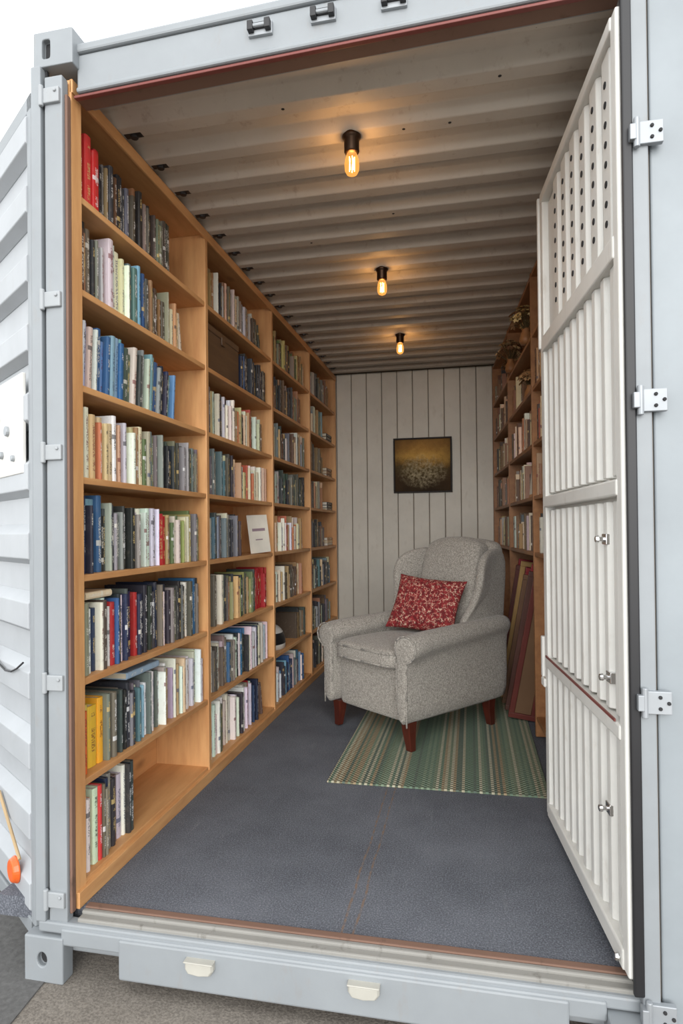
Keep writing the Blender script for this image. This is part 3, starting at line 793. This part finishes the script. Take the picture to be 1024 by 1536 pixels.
# wings : flare outwards, scooped where they meet the arms
def wing(sg, name):
    out = [(.48,.40),(.29,.44),(.15,.50),(.105,.565),(.13,.61),(.165,.66),(.185,.72),(.190,.79),(.200,.86),(.235,.915),(.305,.950),(.40,.965),(.49,.960),(.53,.90),(.51,.75),(.475,.55)]
    cy = sum(a for a, _ in out)/len(out); cz = sum(c for _, c in out)/len(out)
    bm = B(); rings = []
    for off, k in ((-.025, .80), (-.023, .90), (-.015, .975), (0, 1), (.015, .975), (.023, .90), (.025, .80)):
        rings.append([Vector((sg*(.252+off-.012*max(0, z-.55)/.4+.085*max(0, (.46-y))/.3*max(0, min(1, (z-.55)/.25))), cy+(y-cy)*k, cz+(z-cz)*(1-(1-k)*.6))) for y, z in out])
    loft(bm, rings); finish(name, bm, M_tweed, AC, subsurf=1)
wing(1, 'wing_right'); wing(-1, 'wing_left')
for i, (lx, ly) in enumerate(((-.265, -.285), (.265, -.285), (.26, .34), (-.26, .34))):
    bm = B(); dx = .012*(1 if lx > 0 else -1)
    rings = [[Vector((lx+a*k+sx_, ly+b_*k, z)) for a, b_ in ((-1,-1),(1,-1),(1,1),(-1,1))] for z, k, sx_ in ((0, .017, dx), (.02, .018, dx*.8), (.09, .024, 0), (.14, .028, 0))]
    loft(bm, rings, 0, True, False); finish('leg_%d' % (i+1), bm, M_mahog, AC, bevel=.003)

# pillow
bm = B(); n = 22; W, H, TT = .212, .170, .052
g = {}
for sd in (1, -1):
    for i in range(n+1):
        for j in range(n+1):
            u, v = -1+2*i/n, -1+2*j/n
            edge = i in (0, n) or j in (0, n)
            if sd == -1 and edge: g[sd, i, j] = g[1, i, j]; continue
            t = TT*((1-abs(u)**3)*(1-abs(v)**3))**.55
            x = W*u*(1-.10*(1-v*v)); y = H*v*(1-.10*(1-u*u))
            wr = .004*math.sin(9*u+4*v)*(1-u*u)
            g[sd, i, j] = bm.verts.new((x, sd*t+(0 if edge else wr), y))
for sd in (1, -1):
    for i in range(n):
        for j in range(n):
            q = [g[sd, i, j], g[sd, i+1, j], g[sd, i+1, j+1], g[sd, i, j+1]]
            bm.faces.new(q if sd == -1 else q[::-1])
o = finish('throw_pillow', bm, M_pillow, smooth=True, subsurf=1)
Mc = Matrix.Translation(ACL) @ Matrix.Rotation(ACR, 4, 'Z')
o.matrix_world = Mc @ Matrix.Translation((.045, .078, .658)) @ Matrix.Rotation(math.radians(20), 4, 'Z') @ Matrix.Rotation(math.radians(-28), 4, 'X') @ Matrix.Rotation(math.radians(5), 4, 'Y')

# ---------------------------------------------------------------- outside
bm = B(); box(bm, -14, 14, -10, 22, ZG-.1, ZG); finish('ground', bm, M_conc)
bm = B(); prism(bm, [(-1.17, 1.35), (-1.5, .2), (-8, .2), (-8, 6), (-1.6, 6)], ZG, ZG+.004); finish('asphalt_patch', bm, M_asph)
bm = B(); cyl(bm, (-3.9, 3.4, 4.6), (-6.2, 8.2, 5.2), .010, n=6); cyl(bm, (-3.9, 3.4, 4.5), (-6.2, 8.2, 5.0), .010, n=6)
cyl(bm, (-6.2, 8.2, 5.4), (-6.2, 8.2, ZG+.005), .07, n=12); finish('utility_pole', bm, M_dark)

# ---------------------------------------------------------------- light
w = bpy.data.worlds.new('overcast_sky'); scn.world = w; w.use_nodes = True
bg = w.node_tree.nodes['Background']; bg.inputs[0].default_value = (.96, .985, 1, 1); bg.inputs[1].default_value = 1.85
sd = bpy.data.lights.new('sun', 'SUN'); sd.energy = 2.9; sd.angle = math.radians(50); sd.color = (1, .98, .95)
so = bpy.data.objects.new('sun', sd); scn.collection.objects.link(so)
so.rotation_euler = Vector((-.12, 1, -.24)).to_track_quat('-Z', 'Y').to_euler()

# ---------------------------------------------------------------- camera
cd = bpy.data.cameras.new('camera'); co = bpy.data.objects.new('camera', cd); scn.collection.objects.link(co)
cd.sensor_fit = 'VERTICAL'; cd.sensor_height = 36; cd.lens = 933/1536*36; cd.clip_start = .02
cd.shift_y = .0125
co.matrix_world = Matrix.Translation((0, 0, 1.08)) @ Matrix.Rotation(math.radians(11.7), 4, 'Z') @ Matrix.Rotation(math.radians(90+.5), 4, 'X') @ Matrix.Rotation(math.radians(-.6), 4, 'Z')
scn.camera = co
